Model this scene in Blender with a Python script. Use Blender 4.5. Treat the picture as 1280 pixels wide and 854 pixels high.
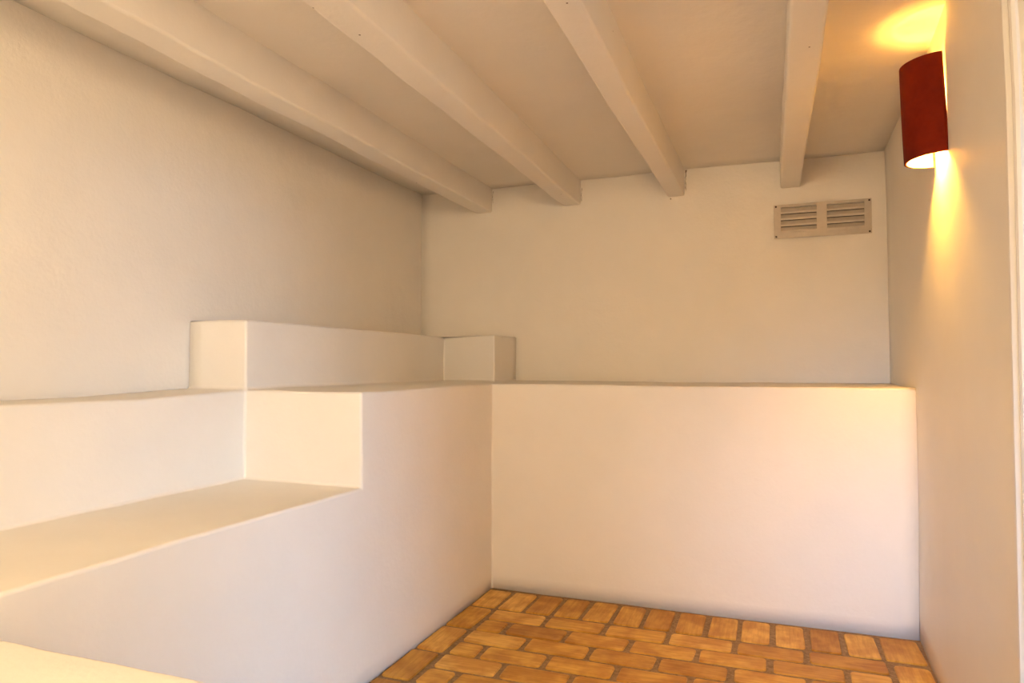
import bpy, bmesh, math, random
from mathutils import Vector, Matrix, noise

random.seed(7)
C = bpy.context.scene.collection
S = bpy.context.scene
for o in list(bpy.data.objects):
    bpy.data.objects.remove(o)

# ------------------------------------------------------------------ camera
F_PX = 875.0
YAW, PITCH = math.radians(20.94), math.radians(1.964)
H = 1.2
cam_d = bpy.data.cameras.new('camera')
cam_d.sensor_fit = 'HORIZONTAL'
cam_d.sensor_width = 36.0
cam_d.lens = 36.0 * F_PX / 1280.0
cam_d.clip_start = 0.02
cam = bpy.data.objects.new('camera', cam_d)
cam.location = (0, 0, H)
cam.rotation_euler = (math.pi / 2 + PITCH, 0, YAW)
C.objects.link(cam)
S.camera = cam

# ------------------------------------------------------------------ light
S.view_settings.view_transform = 'Standard'
S.view_settings.look = 'None'
S.view_settings.gamma = 1.0
S.view_settings.exposure = 0.10
S.view_settings.use_curve_mapping = False

W = bpy.data.worlds.new('daylight')
S.world = W
W.use_nodes = True
bg = W.node_tree.nodes['Background']
bg.inputs['Color'].default_value = (0.84, 0.87, 1.0, 1)
SKY = 1.4
bg.inputs['Strength'].default_value = SKY

SUN = 4.7
sd = bpy.data.lights.new('hazy_low_sun', 'SUN')
sd.energy = SUN
sd.color = (0.30, 0.62, 1.0)
sd.angle = math.radians(42)
so = bpy.data.objects.new('hazy_low_sun', sd)
so.rotation_euler = Vector((-1.0, 0.33, -0.32)).to_track_quat('-Z', 'Y').to_euler()
C.objects.link(so)

LEDGE_FILL = 3.1                                # added area light behind the doorway, its narrow beam cools the ledge
nd = bpy.data.lights.new('ledge_fill_light', 'AREA')
nd.shape = 'RECTANGLE'
nd.size, nd.size_y = 0.80, 0.9
nd.energy = LEDGE_FILL
nd.color = (0.12, 0.48, 1.0)
nd.spread = math.radians(26)
no = bpy.data.objects.new('ledge_fill_light', nd)
no.location = (0.03, -2.02, 1.55)
no.rotation_euler = Vector((0.47, 5.5, -1.25)).to_track_quat('-Z', 'Z').to_euler()
C.objects.link(no)

WARM = (1.0, 0.775, 0.48)
FILL_GLOBE = 79.0
SCONCE_W = 60.0
SCONCE_COL = (1.0, 0.49, 0.06)


# ------------------------------------------------------------------ measures (metres)
XL, XR = -1.94 * H, 0.4686 * H           # left / right wall
YB = 3.60 * H                            # back wall
YN = -1.7                                # wall behind the camera
ZC = 1.992 * H                           # ceiling
X_FRONT = -1.228 * H                     # bench front plane
X_RISER = -1.69 * H                      # back of the seat
Y_END = 1.893 * H                        # end of the seat
Y_LEDGE = 2.954 * H                      # front of the ledge under the vent
Z_SEAT = (1 - 0.3825) * H
Z_SHELF = (1 - 0.083) * H
Z_LEDGE = (1 - 0.083) * H
Z_UP = (1 + 0.155) * H
Y_RET = 0.672 * H
X_RET = -0.50 * H
DOOR_Y0, DOOR_Y1, DOOR_Z = 0.72, 1.502 * H, 2.05
WT = 0.28                                # wall thickness
GZ = -0.007                              # mortar level (bricks top out at 0)


def lean(y, z):
    """the right wall runs slightly in towards the door and leans in towards the ceiling"""
    return -0.036 * max(0.0, 2.93 * H - max(y, 0.0)) - 0.010 * H * min(1.2, max(0.0, (z / H - 1.5) / 0.5))


# ------------------------------------------------------------------ helpers
WOB = 0.006
def wob(p, a=WOB):
    """the hand-plastered unevenness of the whole room: one field for every surface"""
    q = Vector(p)
    v = noise.noise_vector(q * 1.3) * a + noise.noise_vector(q * 4.1 + Vector((7, 3, 1))) * a * 0.35
    return q + v


def link(name, bm, mat, parent=None, smooth=True, wn=True):
    me = bpy.data.meshes.new(name)
    bm.to_mesh(me)
    bm.free()
    if smooth:
        for p in me.polygons:
            p.use_smooth = True
    me.materials.append(mat)
    o = bpy.data.objects.new(name, me)
    C.objects.link(o)
    if parent:
        o.parent = parent
    if smooth and wn:
        m = o.modifiers.new('weighted', 'WEIGHTED_NORMAL')
        m.keep_sharp = True
        m.weight = 80
    return o


def empty(name, loc=(0, 0, 0)):
    o = bpy.data.objects.new(name, None)
    o.empty_display_size = 0.1
    o.location = loc
    C.objects.link(o)
    return o


def tag(o, label=None, cat=None, group=None, kind=None):
    if label:
        o['label'] = label
    if cat:
        o['category'] = cat
    if group:
        o['group'] = group
    if kind:
        o['kind'] = kind
    return o


def fine(vals, step):
    vals = sorted(set(round(v, 6) for v in vals))
    out = []
    for a, b in zip(vals, vals[1:]):
        n = max(1, int(math.ceil((b - a) / step - 1e-6)))
        out += [a + (b - a) * i / n for i in range(n)]
    return out + [vals[-1]]


def solid(boxes, step=0.12, bevel=0.0, seg=3, cut=(), no_bevel=None, wobble=WOB):
    """skin of the union of axis-aligned boxes, finely gridded, edges rounded, hand-plaster wobble"""
    xs = fine([b[i] for b in boxes for i in (0, 1)] + [c[i] for c in cut for i in (0, 1)], step)
    ys = fine([b[i] for b in boxes for i in (2, 3)] + [c[i] for c in cut for i in (2, 3)], step)
    zs = fine([b[i] for b in boxes for i in (4, 5)] + [c[i] for c in cut for i in (4, 5)], step)

    def inside(p, bb):
        return bb[0] < p[0] < bb[1] and bb[2] < p[1] < bb[3] and bb[4] < p[2] < bb[5]
    nx, ny, nz = len(xs) - 1, len(ys) - 1, len(zs) - 1
    fill = {}
    for i in range(nx):
        for j in range(ny):
            for k in range(nz):
                p = ((xs[i] + xs[i + 1]) / 2, (ys[j] + ys[j + 1]) / 2, (zs[k] + zs[k + 1]) / 2)
                if any(inside(p, b) for b in boxes) and not any(inside(p, c) for c in cut):
                    fill[(i, j, k)] = 1
    bm = bmesh.new()
    V = {}

    def v(i, j, k):
        if (i, j, k) not in V:
            V[(i, j, k)] = bm.verts.new((xs[i], ys[j], zs[k]))
        return V[(i, j, k)]
    for (i, j, k) in fill:
        if (i + 1, j, k) not in fill:
            bm.faces.new([v(i + 1, j, k), v(i + 1, j + 1, k), v(i + 1, j + 1, k + 1), v(i + 1, j, k + 1)])
        if (i - 1, j, k) not in fill:
            bm.faces.new([v(i, j, k), v(i, j, k + 1), v(i, j + 1, k + 1), v(i, j + 1, k)])
        if (i, j + 1, k) not in fill:
            bm.faces.new([v(i, j + 1, k), v(i, j + 1, k + 1), v(i + 1, j + 1, k + 1), v(i + 1, j + 1, k)])
        if (i, j - 1, k) not in fill:
            bm.faces.new([v(i, j, k), v(i + 1, j, k), v(i + 1, j, k + 1), v(i, j, k + 1)])
        if (i, j, k + 1) not in fill:
            bm.faces.new([v(i, j, k + 1), v(i + 1, j, k + 1), v(i + 1, j + 1, k + 1), v(i, j + 1, k + 1)])
        if (i, j, k - 1) not in fill:
            bm.faces.new([v(i, j, k), v(i, j + 1, k), v(i + 1, j + 1, k), v(i + 1, j, k)])
    bm.normal_update()
    if bevel:
        E_ = [e for e in bm.edges if len(e.link_faces) == 2 and e.calc_face_angle() > 0.5
              and not (no_bevel and no_bevel((e.verts[0].co + e.verts[1].co) / 2))]
        bmesh.ops.bevel(bm, geom=E_, offset=bevel, segments=seg, profile=0.5, affect='EDGES', clamp_overlap=True)
    if wobble:
        for w in bm.verts:
            w.co = wob(w.co, wobble)
    return bm


def box_bm(x0, x1, y0, y1, z0, z1, bevel=0, seg=2):
    bm = bmesh.new()
    bmesh.ops.create_cube(bm, size=1)
    for w in bm.verts:
        w.co = Vector(((x0 + x1) / 2 + w.co.x * (x1 - x0), (y0 + y1) / 2 + w.co.y * (y1 - y0), (z0 + z1) / 2 + w.co.z * (z1 - z0)))
    if bevel:
        bmesh.ops.bevel(bm, geom=list(bm.edges), offset=bevel, segments=seg, profile=0.5, affect='EDGES', clamp_overlap=True)
    return bm


def split(bm, test):
    """the faces of bm for which test(centre) holds, as a mesh of their own"""
    b2 = bm.copy()
    kill = [f for f in b2.faces if not test(f.calc_center_median())]
    bmesh.ops.delete(b2, geom=kill, context='FACES')
    return b2


# ------------------------------------------------------------------ materials
def nodes(name):
    m = bpy.data.materials.new(name)
    m.use_nodes = True
    nt = m.node_tree
    return m, nt, nt.nodes['Principled BSDF']


def N(nt, typ, **kw):
    n = nt.nodes.new(typ)
    for k, v in kw.items():
        if k in n.inputs:
            n.inputs[k].default_value = v
        else:
            setattr(n, k, v)
    return n


def ramp(nt, stops):
    r = nt.nodes.new('ShaderNodeValToRGB')
    e = r.color_ramp.elements
    e[0].position, e[0].color = stops[0][0], (*stops[0][1], 1)
    e[1].position, e[1].color = stops[-1][0], (*stops[-1][1], 1)
    for p, c in stops[1:-1]:
        x = e.new(p)
        x.color = (*c, 1)
    return r


def plaster(name, col, rough=0.85, bump=0.25, scale=70, specks=False, spec=0.25):
    m, nt, b = nodes(name)
    L = nt.links.new
    geo = N(nt, 'ShaderNodeNewGeometry')
    n1 = N(nt, 'ShaderNodeTexNoise', Scale=2.3, Detail=5.0, Roughness=0.6)
    L(geo.outputs['Position'], n1.inputs['Vector'])
    r = ramp(nt, [(0.3, tuple(c * 0.955 for c in col)), (0.7, col)])
    L(n1.outputs['Fac'], r.inputs['Fac'])
    colour = r.outputs['Color']
    if specks:
        vo = N(nt, 'ShaderNodeTexVoronoi', Scale=9.0)
        L(geo.outputs['Position'], vo.inputs['Vector'])
        lt = N(nt, 'ShaderNodeMath', operation='LESS_THAN')
        lt.inputs[1].default_value = 0.03
        L(vo.outputs['Distance'], lt.inputs[0])
        mix = N(nt, 'ShaderNodeMix', data_type='RGBA')
        L(lt.outputs[0], mix.inputs[0])
        L(colour, mix.inputs[6])
        mix.inputs[7].default_value = (0.16, 0.10, 0.06, 1)
        colour = mix.outputs[2]
    L(colour, b.inputs['Base Color'])
    b.inputs['Roughness'].default_value = rough
    b.inputs['Specular IOR Level'].default_value = spec
    n2 = N(nt, 'ShaderNodeTexNoise', Scale=scale, Detail=4.0, Roughness=0.6)
    n3 = N(nt, 'ShaderNodeTexNoise', Scale=9.0, Detail=3.0)
    for q in (n2, n3):
        L(geo.outputs['Position'], q.inputs['Vector'])
    ad = N(nt, 'ShaderNodeMath', operation='MULTIPLY_ADD')
    ad.inputs[1].default_value = 3.0
    L(n3.outputs['Fac'], ad.inputs[0])
    L(n2.outputs['Fac'], ad.inputs[2])
    bu = N(nt, 'ShaderNodeBump', Strength=bump, Distance=0.004)
    L(ad.outputs[0], bu.inputs['Height'])
    L(bu.outputs['Normal'], b.inputs['Normal'])
    return m


M_WALL = plaster('white_plaster', (0.93, 0.872, 0.79))
M_CEIL = plaster('white_ceiling_plaster', (0.935, 0.875, 0.79), scale=40)
M_BEAM = plaster('white_painted_beam', (0.94, 0.885, 0.81), rough=0.75, scale=55, specks=True)
M_BENCH = plaster('smooth_white_plaster', (0.925, 0.88, 0.82), bump=0.2, scale=55)
M_RIGHT = plaster('white_satin_paint', (0.92, 0.865, 0.785), rough=0.5, bump=0.12, scale=25, spec=0.4)
M_TRIM = plaster('white_gloss_trim', (0.84, 0.79, 0.72), rough=0.5, bump=0.05, scale=30, spec=0.5)
M_GROUND = plaster('pale_terrace_paving', (0.55, 0.50, 0.44), rough=0.9, bump=0.3, scale=20)


def mortar_mat():
    m, nt, b = nodes('grey_brown_mortar')
    L = nt.links.new
    geo = N(nt, 'ShaderNodeNewGeometry')
    n = N(nt, 'ShaderNodeTexNoise', Scale=60.0, Detail=6.0, Roughness=0.7)
    L(geo.outputs['Position'], n.inputs['Vector'])
    r = ramp(nt, [(0.3, (0.16, 0.092, 0.042)), (0.7, (0.36, 0.235, 0.13))])
    L(n.outputs['Fac'], r.inputs['Fac'])
    L(r.outputs['Color'], b.inputs['Base Color'])
    b.inputs['Roughness'].default_value = 0.95
    bu = N(nt, 'ShaderNodeBump', Strength=0.5, Distance=0.004)
    L(n.outputs['Fac'], bu.inputs['Height'])
    L(bu.outputs['Normal'], b.inputs['Normal'])
    return m


def brick_mat():
    m, nt, b = nodes('ochre_clay_brick')
    L = nt.links.new
    tc = N(nt, 'ShaderNodeTexCoord')
    oi = N(nt, 'ShaderNodeObjectInfo')
    off = N(nt, 'ShaderNodeVectorMath', operation='SCALE')
    off.inputs[0].default_value = (37.0, 19.0, 53.0)
    L(oi.outputs['Random'], off.inputs['Scale'])
    ad = N(nt, 'ShaderNodeVectorMath', operation='ADD')
    L(tc.outputs['Object'], ad.inputs[0])
    L(off.outputs[0], ad.inputs[1])
    mp = N(nt, 'ShaderNodeMapping')
    mp.inputs['Scale'].default_value = (4.0, 38.0, 8.0)          # brush streaks run along the brick
    L(ad.outputs[0], mp.inputs['Vector'])
    st = N(nt, 'ShaderNodeTexNoise', Scale=1.6, Detail=5.0, Roughness=0.65)
    L(mp.outputs[0], st.inputs['Vector'])
    bl = N(nt, 'ShaderNodeTexNoise', Scale=9.0, Detail=3.0, Roughness=0.5)
    L(ad.outputs[0], bl.inputs['Vector'])
    base = ramp(nt, [(0.0, (0.47, 0.25, 0.045)), (0.35, (0.59, 0.34, 0.068)), (0.7, (0.67, 0.41, 0.095)), (1.0, (0.75, 0.48, 0.14))])
    L(oi.outputs['Random'], base.inputs['Fac'])
    r1 = ramp(nt, [(0.36, (0.80, 0.70, 0.58)), (0.62, (1.06, 1.04, 1.0))])
    L(st.outputs['Fac'], r1.inputs['Fac'])
    r2 = ramp(nt, [(0.40, (0.72, 0.56, 0.40)), (0.60, (1.06, 1.03, 1.0))])
    L(bl.outputs['Fac'], r2.inputs['Fac'])
    m1 = N(nt, 'ShaderNodeMix', data_type='RGBA', blend_type='MULTIPLY')
    m1.inputs[0].default_value = 0.9
    L(base.outputs[0], m1.inputs[6])
    L(r1.outputs[0], m1.inputs[7])
    m2 = N(nt, 'ShaderNodeMix', data_type='RGBA', blend_type='MULTIPLY')
    m2.inputs[0].default_value = 0.8
    L(m1.outputs[2], m2.inputs[6])
    L(r2.outputs[0], m2.inputs[7])
    L(m2.outputs[2], b.inputs['Base Color'])
    b.inputs['Roughness'].default_value = 0.5
    b.inputs['Specular IOR Level'].default_value = 0.3
    bu = N(nt, 'ShaderNodeBump', Strength=0.35, Distance=0.003)
    L(st.outputs['Fac'], bu.inputs['Height'])
    L(bu.outputs['Normal'], b.inputs['Normal'])
    return m


def clay_mat():
    m, nt, b = nodes('red_terracotta')
    L = nt.links.new
    tc = N(nt, 'ShaderNodeTexCoord')
    n = N(nt, 'ShaderNodeTexNoise', Scale=14.0, Detail=6.0, Roughness=0.65)
    L(tc.outputs['Object'], n.inputs['Vector'])
    r = ramp(nt, [(0.3, (0.12, 0.007, 0.0008)), (0.7, (0.19, 0.014, 0.0014))])
    L(n.outputs['Fac'], r.inputs['Fac'])
    L(r.outputs[0], b.inputs['Base Color'])
    b.inputs['Roughness'].default_value = 0.8
    b.inputs['Specular IOR Level'].default_value = 0.15
    bu = N(nt, 'ShaderNodeBump', Strength=0.3, Distance=0.003)
    L(n.outputs['Fac'], bu.inputs['Height'])
    L(bu.outputs['Normal'], b.inputs['Normal'])
    return m


def plain(name, col, rough=0.5, metal=0.0, noise_scale=30.0, vary=0.08):
    m, nt, b = nodes(name)
    L = nt.links.new
    tc = N(nt, 'ShaderNodeTexCoord')
    n = N(nt, 'ShaderNodeTexNoise', Scale=noise_scale, Detail=3.0)
    L(tc.outputs['Object'], n.inputs['Vector'])
    r = ramp(nt, [(0.3, tuple(c * (1 - vary) for c in col)), (0.7, col)])
    L(n.outputs['Fac'], r.inputs['Fac'])
    L(r.outputs[0], b.inputs['Base Color'])
    b.inputs['Roughness'].default_value = rough
    b.inputs['Metallic'].default_value = metal
    return m


def glow(name, col, strength):
    m, nt, b = nodes(name)
    b.inputs['Base Color'].default_value = (0.9, 0.85, 0.75, 1)
    b.inputs['Emission Color'].default_value = (*col, 1)
    b.inputs['Emission Strength'].default_value = strength
    return m


M_MORTAR = mortar_mat()
M_BRICK = brick_mat()
M_CLAY = clay_mat()
M_SHADE_INNER = plain('pale_lit_inside', (0.80, 0.66, 0.45), 0.6)  # pale colour added so the inside of the shade looks brightly lit
M_VENT = plain('beige_painted_metal', (0.60, 0.52, 0.43), 0.5)
M_SCREW = plain('dark_rusty_screw', (0.07, 0.04, 0.025), 0.6, 0.4)
M_CRACK = plain('dark_crack', (0.16, 0.09, 0.05), 0.9)
M_DARK = plain('dark_duct_shade', (0.05, 0.035, 0.025), 0.9)
M_BULB = glow('warm_bulb_glass', (1.0, 0.75, 0.38), 14.0)
M_GLOBE = glow('warm_fill_globe', WARM, FILL_GLOBE)  # glow of the added globe that supplies the warm ambient light
M_SOCKET = plain('white_ceramic_socket', (0.75, 0.72, 0.66), 0.4)


# ------------------------------------------------------------------ room shell
X0, X1 = XL - WT, XR + WT
ZT = ZC + 0.25
floor = link('floor', solid([(XL, X1, YN, YB, -0.2, GZ)], 0.2, wobble=0.003), M_MORTAR)
tag(floor, 'ochre clay brick floor laid in running bond inside a soldier border', kind='structure')

wl = tag(link('wall_left', solid([(X0, XL, YN - WT, YB + WT, -0.2, ZT)], 0.12), M_WALL), 'tall white plaster wall behind the stepped bench', kind='structure')

VX0, VX1, VZ0, VZ1 = -0.0185 * H, 0.4045 * H, 1.612 * H, 1.7745 * H
duct = (VX0 + 0.03, VX1 - 0.03, YB - 0.1, YB + 0.16, VZ0 + 0.02, VZ1 - 0.012)
wb = tag(link('wall_back', solid([(XL, X1, YB, YB + WT, -0.2, ZT)], 0.12, cut=[duct]), M_WALL), 'white plaster wall with a small vent near the ceiling', kind='structure')
NX0, NX1, NZ0, NZ1 = -0.40, 0.47, GZ, 2.05
near_cut = (NX0, NX1, YN - WT - 0.1, YN + 0.1, NZ0, NZ1)
wn = tag(link('wall_near', solid([(XL, X1, YN - WT, YN, -0.2, ZT)], 0.2, cut=[near_cut]), M_WALL), 'white plaster wall opposite the vent wall', kind='structure')
door_cut = (XR - 0.1, X1 + 0.1, DOOR_Y0, DOOR_Y1, GZ, DOOR_Z)
bm = solid([(XR, X1, YN, YB, GZ, ZT)], 0.12, bevel=0.0, cut=[door_cut])
for w in bm.verts:
    w.co.x += lean(w.co.y, w.co.z)
wr = tag(link('wall_right', bm, M_RIGHT), 'white satin painted wall carrying the clay sconce', kind='structure')
ceil = tag(link('ceiling', solid([(XL, XR, YN, YB, ZC, ZT)], 0.12, wobble=0.009), M_CEIL), 'white plaster ceiling between the beams', kind='structure')

# beams, parts of the ceiling
for (xa, xb, xa2, xb2) in ((-1.596, -1.4975, -1.575, -1.473), (-1.077, -0.983, -1.045, -0.942), (-0.524, -0.4395, -0.514, -0.428), (0.0105, 0.1, 0.040, 0.126)):
    bm = solid([(-0.5, 0.5, YN, YB, ZC - 0.135 * H, ZC + 0.02)], 0.10, wobble=0)
    bm.free()
    z0 = ZC - 0.136 * H
    bm = solid([(0.0, 0.1, YN, YB, z0, ZC + 0.02)], 0.06, bevel=0.010, seg=3, wobble=0)
    for w in bm.verts:
        t = min(1.5, (YB - w.co.y) / (YB - 1.3 * H))
        l = (xa + (xa2 - xa) * t) * H
        r = (xb + (xb2 - xb) * t) * H
        w.co.x = l + (r - l) * w.co.x / 0.1
        w.co = wob(w.co, 0.008)
        w.co += noise.noise_vector(w.co * 14.0) * 0.0016
    link('beam', bm, M_BEAM, ceil)

# dark shrinkage cracks where the beams enter the plaster, parts of that wall
def crack(pts, wid):
    bm = bmesh.new()
    a, b = [], []
    rnd = random.Random(int(pts[0][0] * 1000))
    n = 14
    for i in range(n + 1):
        t = i / n * (len(pts) - 1)
        k = min(int(t), len(pts) - 2)
        u = t - k
        x = pts[k][0] * (1 - u) + pts[k + 1][0] * u + rnd.uniform(-.0015, .0015)
        z = pts[k][1] * (1 - u) + pts[k + 1][1] * u
        w = wid * rnd.uniform(0.15, 1.0) * (0.2 if i in (0, n) else 1)
        yy = wob((x, YB, z)).y - 0.0016
        a.append(bm.verts.new((x - w, yy, z)))
        b.append(bm.verts.new((x + w, yy, z)))
    for i in range(n):
        bm.faces.new([a[i], b[i], b[i + 1], a[i + 1]])
    link('crack', bm, M_CRACK, wb, smooth=False)

for xb, z_hi, z_lo, wd in ((-1.4975, ZC - 0.012, ZC - 0.10, .0022), (-0.983, ZC - 0.05, ZC - 0.14, .0020), (-0.4395, ZC - 0.004, ZC - 0.13, .0030)):
    crack([(xb * H + 0.009, z_hi), (xb * H + 0.004, (z_hi + z_lo) / 2), (xb * H + 0.006, z_lo)], wd * 0.7)
crack([(-0.432 * H, ZC - 0.002), (-0.434 * H, ZC - 0.018)], .007)
crack([(-0.512 * H, ZC - 0.136 * H - 0.002), (-0.509 * H, ZC - 0.136 * H - 0.011)], .006)

# ------------------------------------------------------------------ door casing and terrace
def sweep(path, prof):
    """prof: (u outward from the opening, v out of the wall); path: points (y, z) and mitre directions"""
    bm = bmesh.new()
    rings = []
    for (y, z), (dy, dz) in path:
        rings.append([bm.verts.new((XR - v + lean(y + dy * u, z + dz * u), y + dy * u, z + dz * u)) for u, v in prof])
    n = len(prof)
    for a, b in zip(rings, rings[1:]):
        for i in range(n - 1):
            bm.faces.new([a[i], a[i + 1], b[i + 1], b[i]])
    bmesh.ops.recalc_face_normals(bm, faces=bm.faces)
    return bm

prof = [(0.004, -0.012), (0.0, 0.006), (0.004, 0.013), (0.012, 0.016), (0.024, 0.014), (0.029, 0.008), (0.033, 0.007), (0.037, 0.012), (0.046, 0.020),
        (0.056, 0.021), (0.062, 0.018), (0.066, 0.009), (0.072, 0.007), (0.075, -0.012)]
path = [((DOOR_Y1, GZ), (1, 0)), ((DOOR_Y1, 1.5 * H), (1, 0)), ((DOOR_Y1, DOOR_Z), (1, 1)), ((DOOR_Y0, DOOR_Z), (-1, 1)), ((DOOR_Y0, 1.5 * H), (-1, 0)), ((DOOR_Y0, GZ), (-1, 0))]
tr = link('trim_1', sweep(path, prof), M_TRIM, smooth=False)
tag(tr, 'white moulded door casing on the satin painted wall', kind='structure')

gr = link('ground', solid([(X1, X1 + 9, -6, 9, -0.3, -0.06)], 1.5, wobble=0), M_GROUND)
tag(gr, 'pale terrace outside the door', kind='structure')

pr = link('roof_sky_blocker', solid([(X1 + 0.002, X1 + 5.5, -5, 8, 2.3, 2.4)], 1.0, wobble=0), M_WALL)  # unseen slab, added to keep high sky light out of the door
tag(pr, 'added flat slab blocking high sky over the terrace door', kind='structure')
gn = link('ground', solid([(X0 - 4, X1, YN - 10, YN - WT, -0.3, -0.06)], 1.5, wobble=0), M_GROUND)
tag(gn, 'pale terrace outside the doorway opposite the vent wall', kind='structure')
pd = bpy.data.lights.new('door_portal', 'AREA')
pd.shape = 'RECTANGLE'
pd.size, pd.size_y = DOOR_Z, DOOR_Y1 - DOOR_Y0
pd.cycles.is_portal = True
po = bpy.data.objects.new('door_portal', pd)
po.location = (X1 - 0.02, (DOOR_Y0 + DOOR_Y1) / 2, DOOR_Z / 2)
po.rotation_euler = (0, math.pi / 2, 0)
C.objects.link(po)

# ------------------------------------------------------------------ stepped plaster bench
bench = empty('stepped_bench', (X_FRONT, Y_END, 0))
tag(bench, 'white plaster stepped bench built into the corner below the wall vent', 'bench')
tuck = -0.0025
LEDGE_BOXES = [
    (XL - tuck, X_FRONT, Y_END, YB + tuck, GZ, Z_LEDGE),                 # raised ledge, side run
    (X_FRONT - 0.1, XR + tuck, Y_LEDGE, YB + tuck, GZ, Z_LEDGE),         # raised ledge, run under the vent
    (XL - tuck, X_RISER, YN - tuck, Y_END + 0.1, GZ, Z_SHELF),                  # shelf behind the seat
    (XL - tuck, X_FRONT, YN - tuck, Y_END + 0.1, GZ, Z_SEAT),                   # seat
    (X_FRONT - 0.1, X_RET, YN - tuck, Y_RET, GZ, Z_SEAT),                       # return of the seat
    (XL - tuck, X_RISER, Y_END, YB + tuck, GZ, Z_UP),                    # top step along the wall
    (XL - tuck, -1.354 * H, 3.288 * H, YB + tuck, GZ, Z_UP),             # its square end
]
def at_shell(p):
    return p.x < XL + .004 or p.x > XR - .004 or p.y > YB - .004 or p.y < YN + .004 or p.z < GZ + .001
bm = solid(LEDGE_BOXES, 0.075, bevel=0.011, seg=3, no_bevel=at_shell, wobble=0)
y_sq = 3.288 * H
for w in bm.verts:
    x, y, z = w.co
    # the square end block is laid slightly out of square: its face recedes towards the wall
    if z > Z_LEDGE + 0.002 and x > X_RISER - 0.03 and abs(y - y_sq) < 0.05:
        w.co.y += 0.102 * H * max(0.0, (-1.354 * H - x)) / (0.336 * H)
    if x < X_RISER + 0.02 and y < Y_END - 0.02 and z > Z_SHELF - 0.02:
        w.co.z -= 0.010 * H * min(1.0, (Y_END - y) / 0.5)          # the shelf dips away from the step
    inner = XL + .004 < x < XR - .004 and y < YB - .004 and y > YN + .004 and z > GZ + .001
    w.co = wob(w.co, WOB)
    if inner:
        w.co += noise.noise_vector(w.co * 9.0) * 0.0018

def part_of(c):
    if c.z > Z_LEDGE + 0.012:
        return 'top_step'
    if c.y > Y_END - 0.012:
        return 'raised_ledge'
    if c.x < X_RISER + 0.012 and c.z > Z_SEAT + 0.012:
        return 'seat_back'
    if c.x > X_FRONT + 0.012 and c.y < Y_RET + 0.03:
        return 'seat_return'
    return 'seat'

for nm in ('seat', 'seat_return', 'seat_back', 'raised_ledge', 'top_step'):
    b2 = split(bm, lambda c: part_of(c) == nm)
    o = link(nm, b2, M_BENCH)
    o.parent = bench
    o.matrix_parent_inverse = Matrix.Translation(-bench.location)
bm.free()

# ------------------------------------------------------------------ brick floor
BL, BW, PL, PW = 0.260, 0.1215, 0.2835, 0.1418     # brick, pitch
def brick_mesh(l, w, seed):
    rnd = random.Random(seed)
    bm = bmesh.new()
    r = 0.014
    pts = []
    for cx_, cy_, a0 in ((l / 2, w / 2, 0), (-l / 2, w / 2, 90), (-l / 2, -w / 2, 180), (l / 2, -w / 2, 270)):
        rr = r * rnd.uniform(0.5, 1.5)
        sx, sy = (1 if cx_ > 0 else -1), (1 if cy_ > 0 else -1)
        jx, jy = rnd.uniform(-.002, .003), rnd.uniform(-.002, .003)
        for k in range(3):
            a = math.radians(a0 + 45 * k)
            pts.append((cx_ - sx * (rr + jx) + rr * math.cos(a), cy_ - sy * (rr + jy) + rr * math.sin(a)))
    n = len(pts)
    low = [bm.verts.new((x, y, -0.03)) for x, y in pts]
    mid = [bm.verts.new((x, y, -0.0035)) for x, y in pts]
    top = [bm.verts.new((x * (1 - 0.006 / l), y * (1 - 0.006 / w), rnd.uniform(-.0006, .0006))) for x, y in pts]
    for a, b in ((low, mid), (mid, top)):
        for i in range(n):
            bm.faces.new([a[i], a[(i + 1) % n], b[(i + 1) % n], b[i]])
    bm.faces.new(top)
    me = bpy.data.meshes.new('brick')
    bm.to_mesh(me)
    bm.free()
    me.materials.append(M_BRICK)
    return me

MESH = {}
def brick(x, y, l=BL, w=BW, rot=0.0):
    key = (round(l, 3), round(w, 3))
    if key not in MESH:
        MESH[key] = [brick_mesh(l, w, hash(key) % 1000 + i) for i in range(6)]
    o = bpy.data.objects.new('brick', random.choice(MESH[key]))
    o.location = (x + random.uniform(-.002, .002), y + random.uniform(-.002, .002), random.uniform(-0.0012, 0.0008))
    o.rotation_euler = (random.uniform(-.003, .003), random.uniform(-.003, .003), rot + random.uniform(-.008, .008))
    C.objects.link(o)
    o.parent = floor
    return o

Y_TOP = 3.513
y_b0, y_b1 = 3.243, Y_TOP                     # soldier border along the ledge
joint_x = [-1.330 + 0.1428 * i for i in range(13)]
edges = [-1.478] + joint_x + [0.552]
for a, b in zip(edges, edges[1:]):
    brick((a + b) / 2, (y_b0 + y_b1) / 2 + 0.004, y_b1 - y_b0 - 0.018, (b - a) - 0.022, math.pi / 2)
# side borders, bricks laid lengthwise
y = y_b0 - 0.004
while y > 0.83:
    brick(-1.404, y - PL / 2, BL, 0.126, math.pi / 2)
    if y - PL > YN:
        brick(0.474, y - 0.018 - PL / 2, BL, 0.126, math.pi / 2)
    y -= PL
y -= 0.018
while y - PL > -0.6:
    brick(0.474, y - PL / 2, BL, 0.126, math.pi / 2)
    y -= PL
# running-bond field
row = 0
y = y_b0 - 0.003
FX0, FX1 = -1.327, 0.397
while y > -0.6:
    yc = y - PW / 2
    off = -1.045 if row % 2 == 0 else -1.1865
    x0 = FX0 if y > 0.95 else X_RET + 0.01
    js = [off + PL * k for k in range(-3, 8)]
    js = [x0] + [j for j in js if x0 + 0.05 < j < FX1 - 0.05] + [FX1]
    for a, b in zip(js, js[1:]):
        brick((a + b) / 2, yc, (b - a) - 0.023, BW)
    row += 1
    y -= PW

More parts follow.
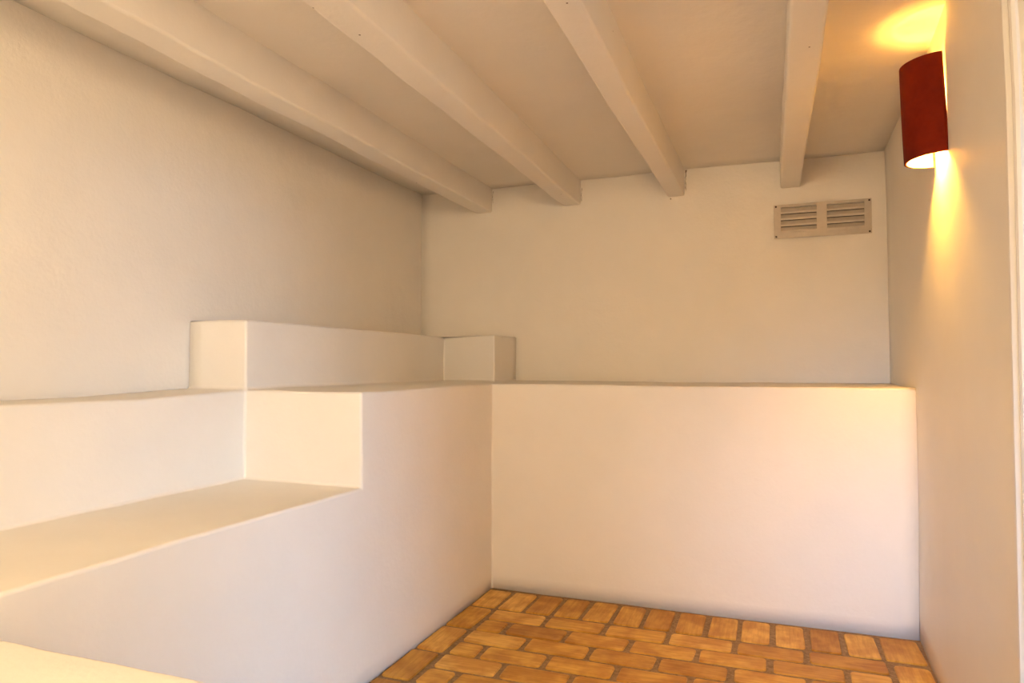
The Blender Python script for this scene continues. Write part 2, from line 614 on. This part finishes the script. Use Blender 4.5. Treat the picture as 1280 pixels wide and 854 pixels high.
# ------------------------------------------------------------------ vent
vent = empty('wall_vent', ((VX0 + VX1) / 2, YB, VZ0))
tag(vent, 'beige metal louvred vent plate on the wall above the ledge', 'vent')
VW, VH = VX1 - VX0, VZ1 - VZ0
def vlocal(o):
    o.parent = vent
    return o
wx = [(-VW / 2 + 0.037, -0.027), (0.027, VW / 2 - 0.037)]
wz0, wz1 = 0.033, VH - 0.016
bm = solid([(-VW / 2, VW / 2, -0.007, -0.003, 0, VH)], 1.0, cut=[(a, b, -0.1, 0.1, wz0, wz1) for a, b in wx], bevel=0.0012, seg=2, wobble=0)
vlocal(link('plate', bm, M_VENT))
ph = (wz1 - wz0) / 4
for a, b in wx:
    for k in range(4):
        z0 = wz0 + k * ph
        bm = bmesh.new()
        # slat: foot flush with the plate and slightly proud, head leaning back into the wall
        p = [(-0.009, z0 - 0.001), (-0.0075, z0 - 0.002), (0.006, z0 + ph * 0.86), (0.004, z0 + ph * 0.90), (-0.0105, z0 + ph * 0.25)]
        l = [bm.verts.new((a, yy, zz)) for yy, zz in p]
        r = [bm.verts.new((b, yy, zz)) for yy, zz in p]
        n = len(p)
        for i in range(n):
            bm.faces.new([l[i], r[i], r[(i + 1) % n], l[(i + 1) % n]])
        bm.faces.new(l[::-1])
        bm.faces.new(r)
        bmesh.ops.recalc_face_normals(bm, faces=bm.faces)
        vlocal(link('louvre', bm, M_VENT, smooth=False))
bm = box_bm(-VW / 2 + 0.032, VW / 2 - 0.032, 0.03, 0.034, 0.022, VH - 0.013)  # dark sheet painted as the shade behind the slats
vlocal(link('duct_shade', bm, M_DARK, smooth=False))
for sx in (-1, 1):
    for zz in (0.010, VH - 0.010):
        bm = bmesh.new()
        bmesh.ops.create_cone(bm, cap_ends=True, segments=12, radius1=0.0055, radius2=0.004, depth=0.003)
        bmesh.ops.rotate(bm, verts=bm.verts, matrix=Matrix.Rotation(math.pi / 2, 3, 'X'))
        bmesh.ops.translate(bm, verts=bm.verts, vec=(sx * (VW / 2 - 0.011), -0.0085, zz))
        vlocal(link('screw', bm, M_SCREW, smooth=False))

# ------------------------------------------------------------------ clay wall sconce
def sconce(y, z0, label):
    R, HT, T = 0.110, 0.337, 0.009
    s = empty('wall_sconce', (XR + lean(y, z0), y, z0))
    s.rotation_euler = (0, math.atan2(lean(y, z0 + HT) - lean(y, z0), HT) - math.radians(1.3), math.radians(2.0))
    tag(s, label, 'wall lamp')
    bm = bmesh.new()
    n, m = 28, 10
    grid = {}
    for side, rad in (('o', 0.0), ('i', -T)):
        for i in range(n + 1):
            a = math.pi * i / n
            for j in range(m + 1):
                t = j / m
                r = R * (1.02 - 0.04 * t + 0.01 * math.sin(t * math.pi)) + rad
                grid[(side, i, j)] = bm.verts.new((-(r * math.sin(a)) - 0.005, -r * math.cos(a), t * HT))
    q = lambda k: grid[k]
    for i in range(n):
        for j in range(m):
            bm.faces.new([q(('o', i, j)), q(('o', i, j + 1)), q(('o', i + 1, j + 1)), q(('o', i + 1, j))])
            bm.faces.new([q(('i', i, j)), q(('i', i + 1, j)), q(('i', i + 1, j + 1)), q(('i', i, j + 1))])
        for j in (0, m):
            bm.faces.new([q(('o', i, j)), q(('o', i + 1, j)), q(('i', i + 1, j)), q(('i', i, j))])
    for j in range(m):
        for i in (0, n):
            bm.faces.new([q(('o', i, j)), q(('i', i, j)), q(('i', i, j + 1)), q(('o', i, j + 1))])
    bmesh.ops.recalc_face_normals(bm, faces=bm.faces)
    sh = link('shade', bm, M_CLAY, s)
    sh.data.materials.append(M_SHADE_INNER)
    for p in sh.data.polygons:
        c = p.center
        if p.normal.x * (c.x + 0.005) + p.normal.y * c.y < -0.02:
            p.material_index = 1
    link('back_plate', box_bm(-0.012, 0.004, -0.03, 0.03, 0.09, 0.24, 0.003), M_SOCKET, s)
    bm = bmesh.new()
    bmesh.ops.create_cone(bm, cap_ends=True, segments=20, radius1=0.018, radius2=0.018, depth=0.05)
    bmesh.ops.translate(bm, verts=bm.verts, vec=(-0.05, 0, 0.125))
    link('socket', bm, M_SOCKET, s)
    bm = bmesh.new()
    bmesh.ops.create_uvsphere(bm, u_segments=20, v_segments=12, radius=0.028)
    for w in bm.verts:
        w.co.z *= 1.5 if w.co.z < 0 else 1.15
    bmesh.ops.translate(bm, verts=bm.verts, vec=(-0.05, 0, 0.19))
    bu = link('bulb', bm, M_BULB, s)
    bu.visible_shadow = True
    for dz, share in ((0.215, 0.15), (0.075, 0.85)):
        ld = bpy.data.lights.new('bulb_light', 'POINT')
        ld.energy = SCONCE_W * share
        ld.color = SCONCE_COL
        ld.shadow_soft_size = 0.022
        lo = bpy.data.objects.new('bulb_light', ld)
        lo.location = (-0.05, 0, dz)
        lo.parent = s
        C.objects.link(lo)
    return s

sconce(2.305 * H, (1 + 0.594) * H, 'glowing half-round red clay sconce on the wall beside the vent wall')

# ------------------------------------------------------------------ added warm fill lamp, unseen behind the viewpoint
pl = empty('added_fill_lamp', (-0.35, -1.32, ZC))
tag(pl, 'added warm fill lamp, a glowing globe on a cord out of view', 'fill lamp')
bm = bmesh.new()
bmesh.ops.create_cone(bm, cap_ends=True, segments=24, radius1=0.05, radius2=0.03, depth=0.03)
bmesh.ops.translate(bm, verts=bm.verts, vec=(0, 0, -0.015))
link('canopy', bm, M_SOCKET, pl)
bm = bmesh.new()
bmesh.ops.create_cone(bm, cap_ends=True, segments=8, radius1=0.004, radius2=0.004, depth=0.11)
bmesh.ops.translate(bm, verts=bm.verts, vec=(0, 0, -0.08))
link('cord', bm, M_SOCKET, pl)
bm = bmesh.new()
bmesh.ops.create_uvsphere(bm, u_segments=32, v_segments=18, radius=0.20)
bmesh.ops.translate(bm, verts=bm.verts, vec=(0, 0, -0.33))
link('globe', bm, M_GLOBE, pl)
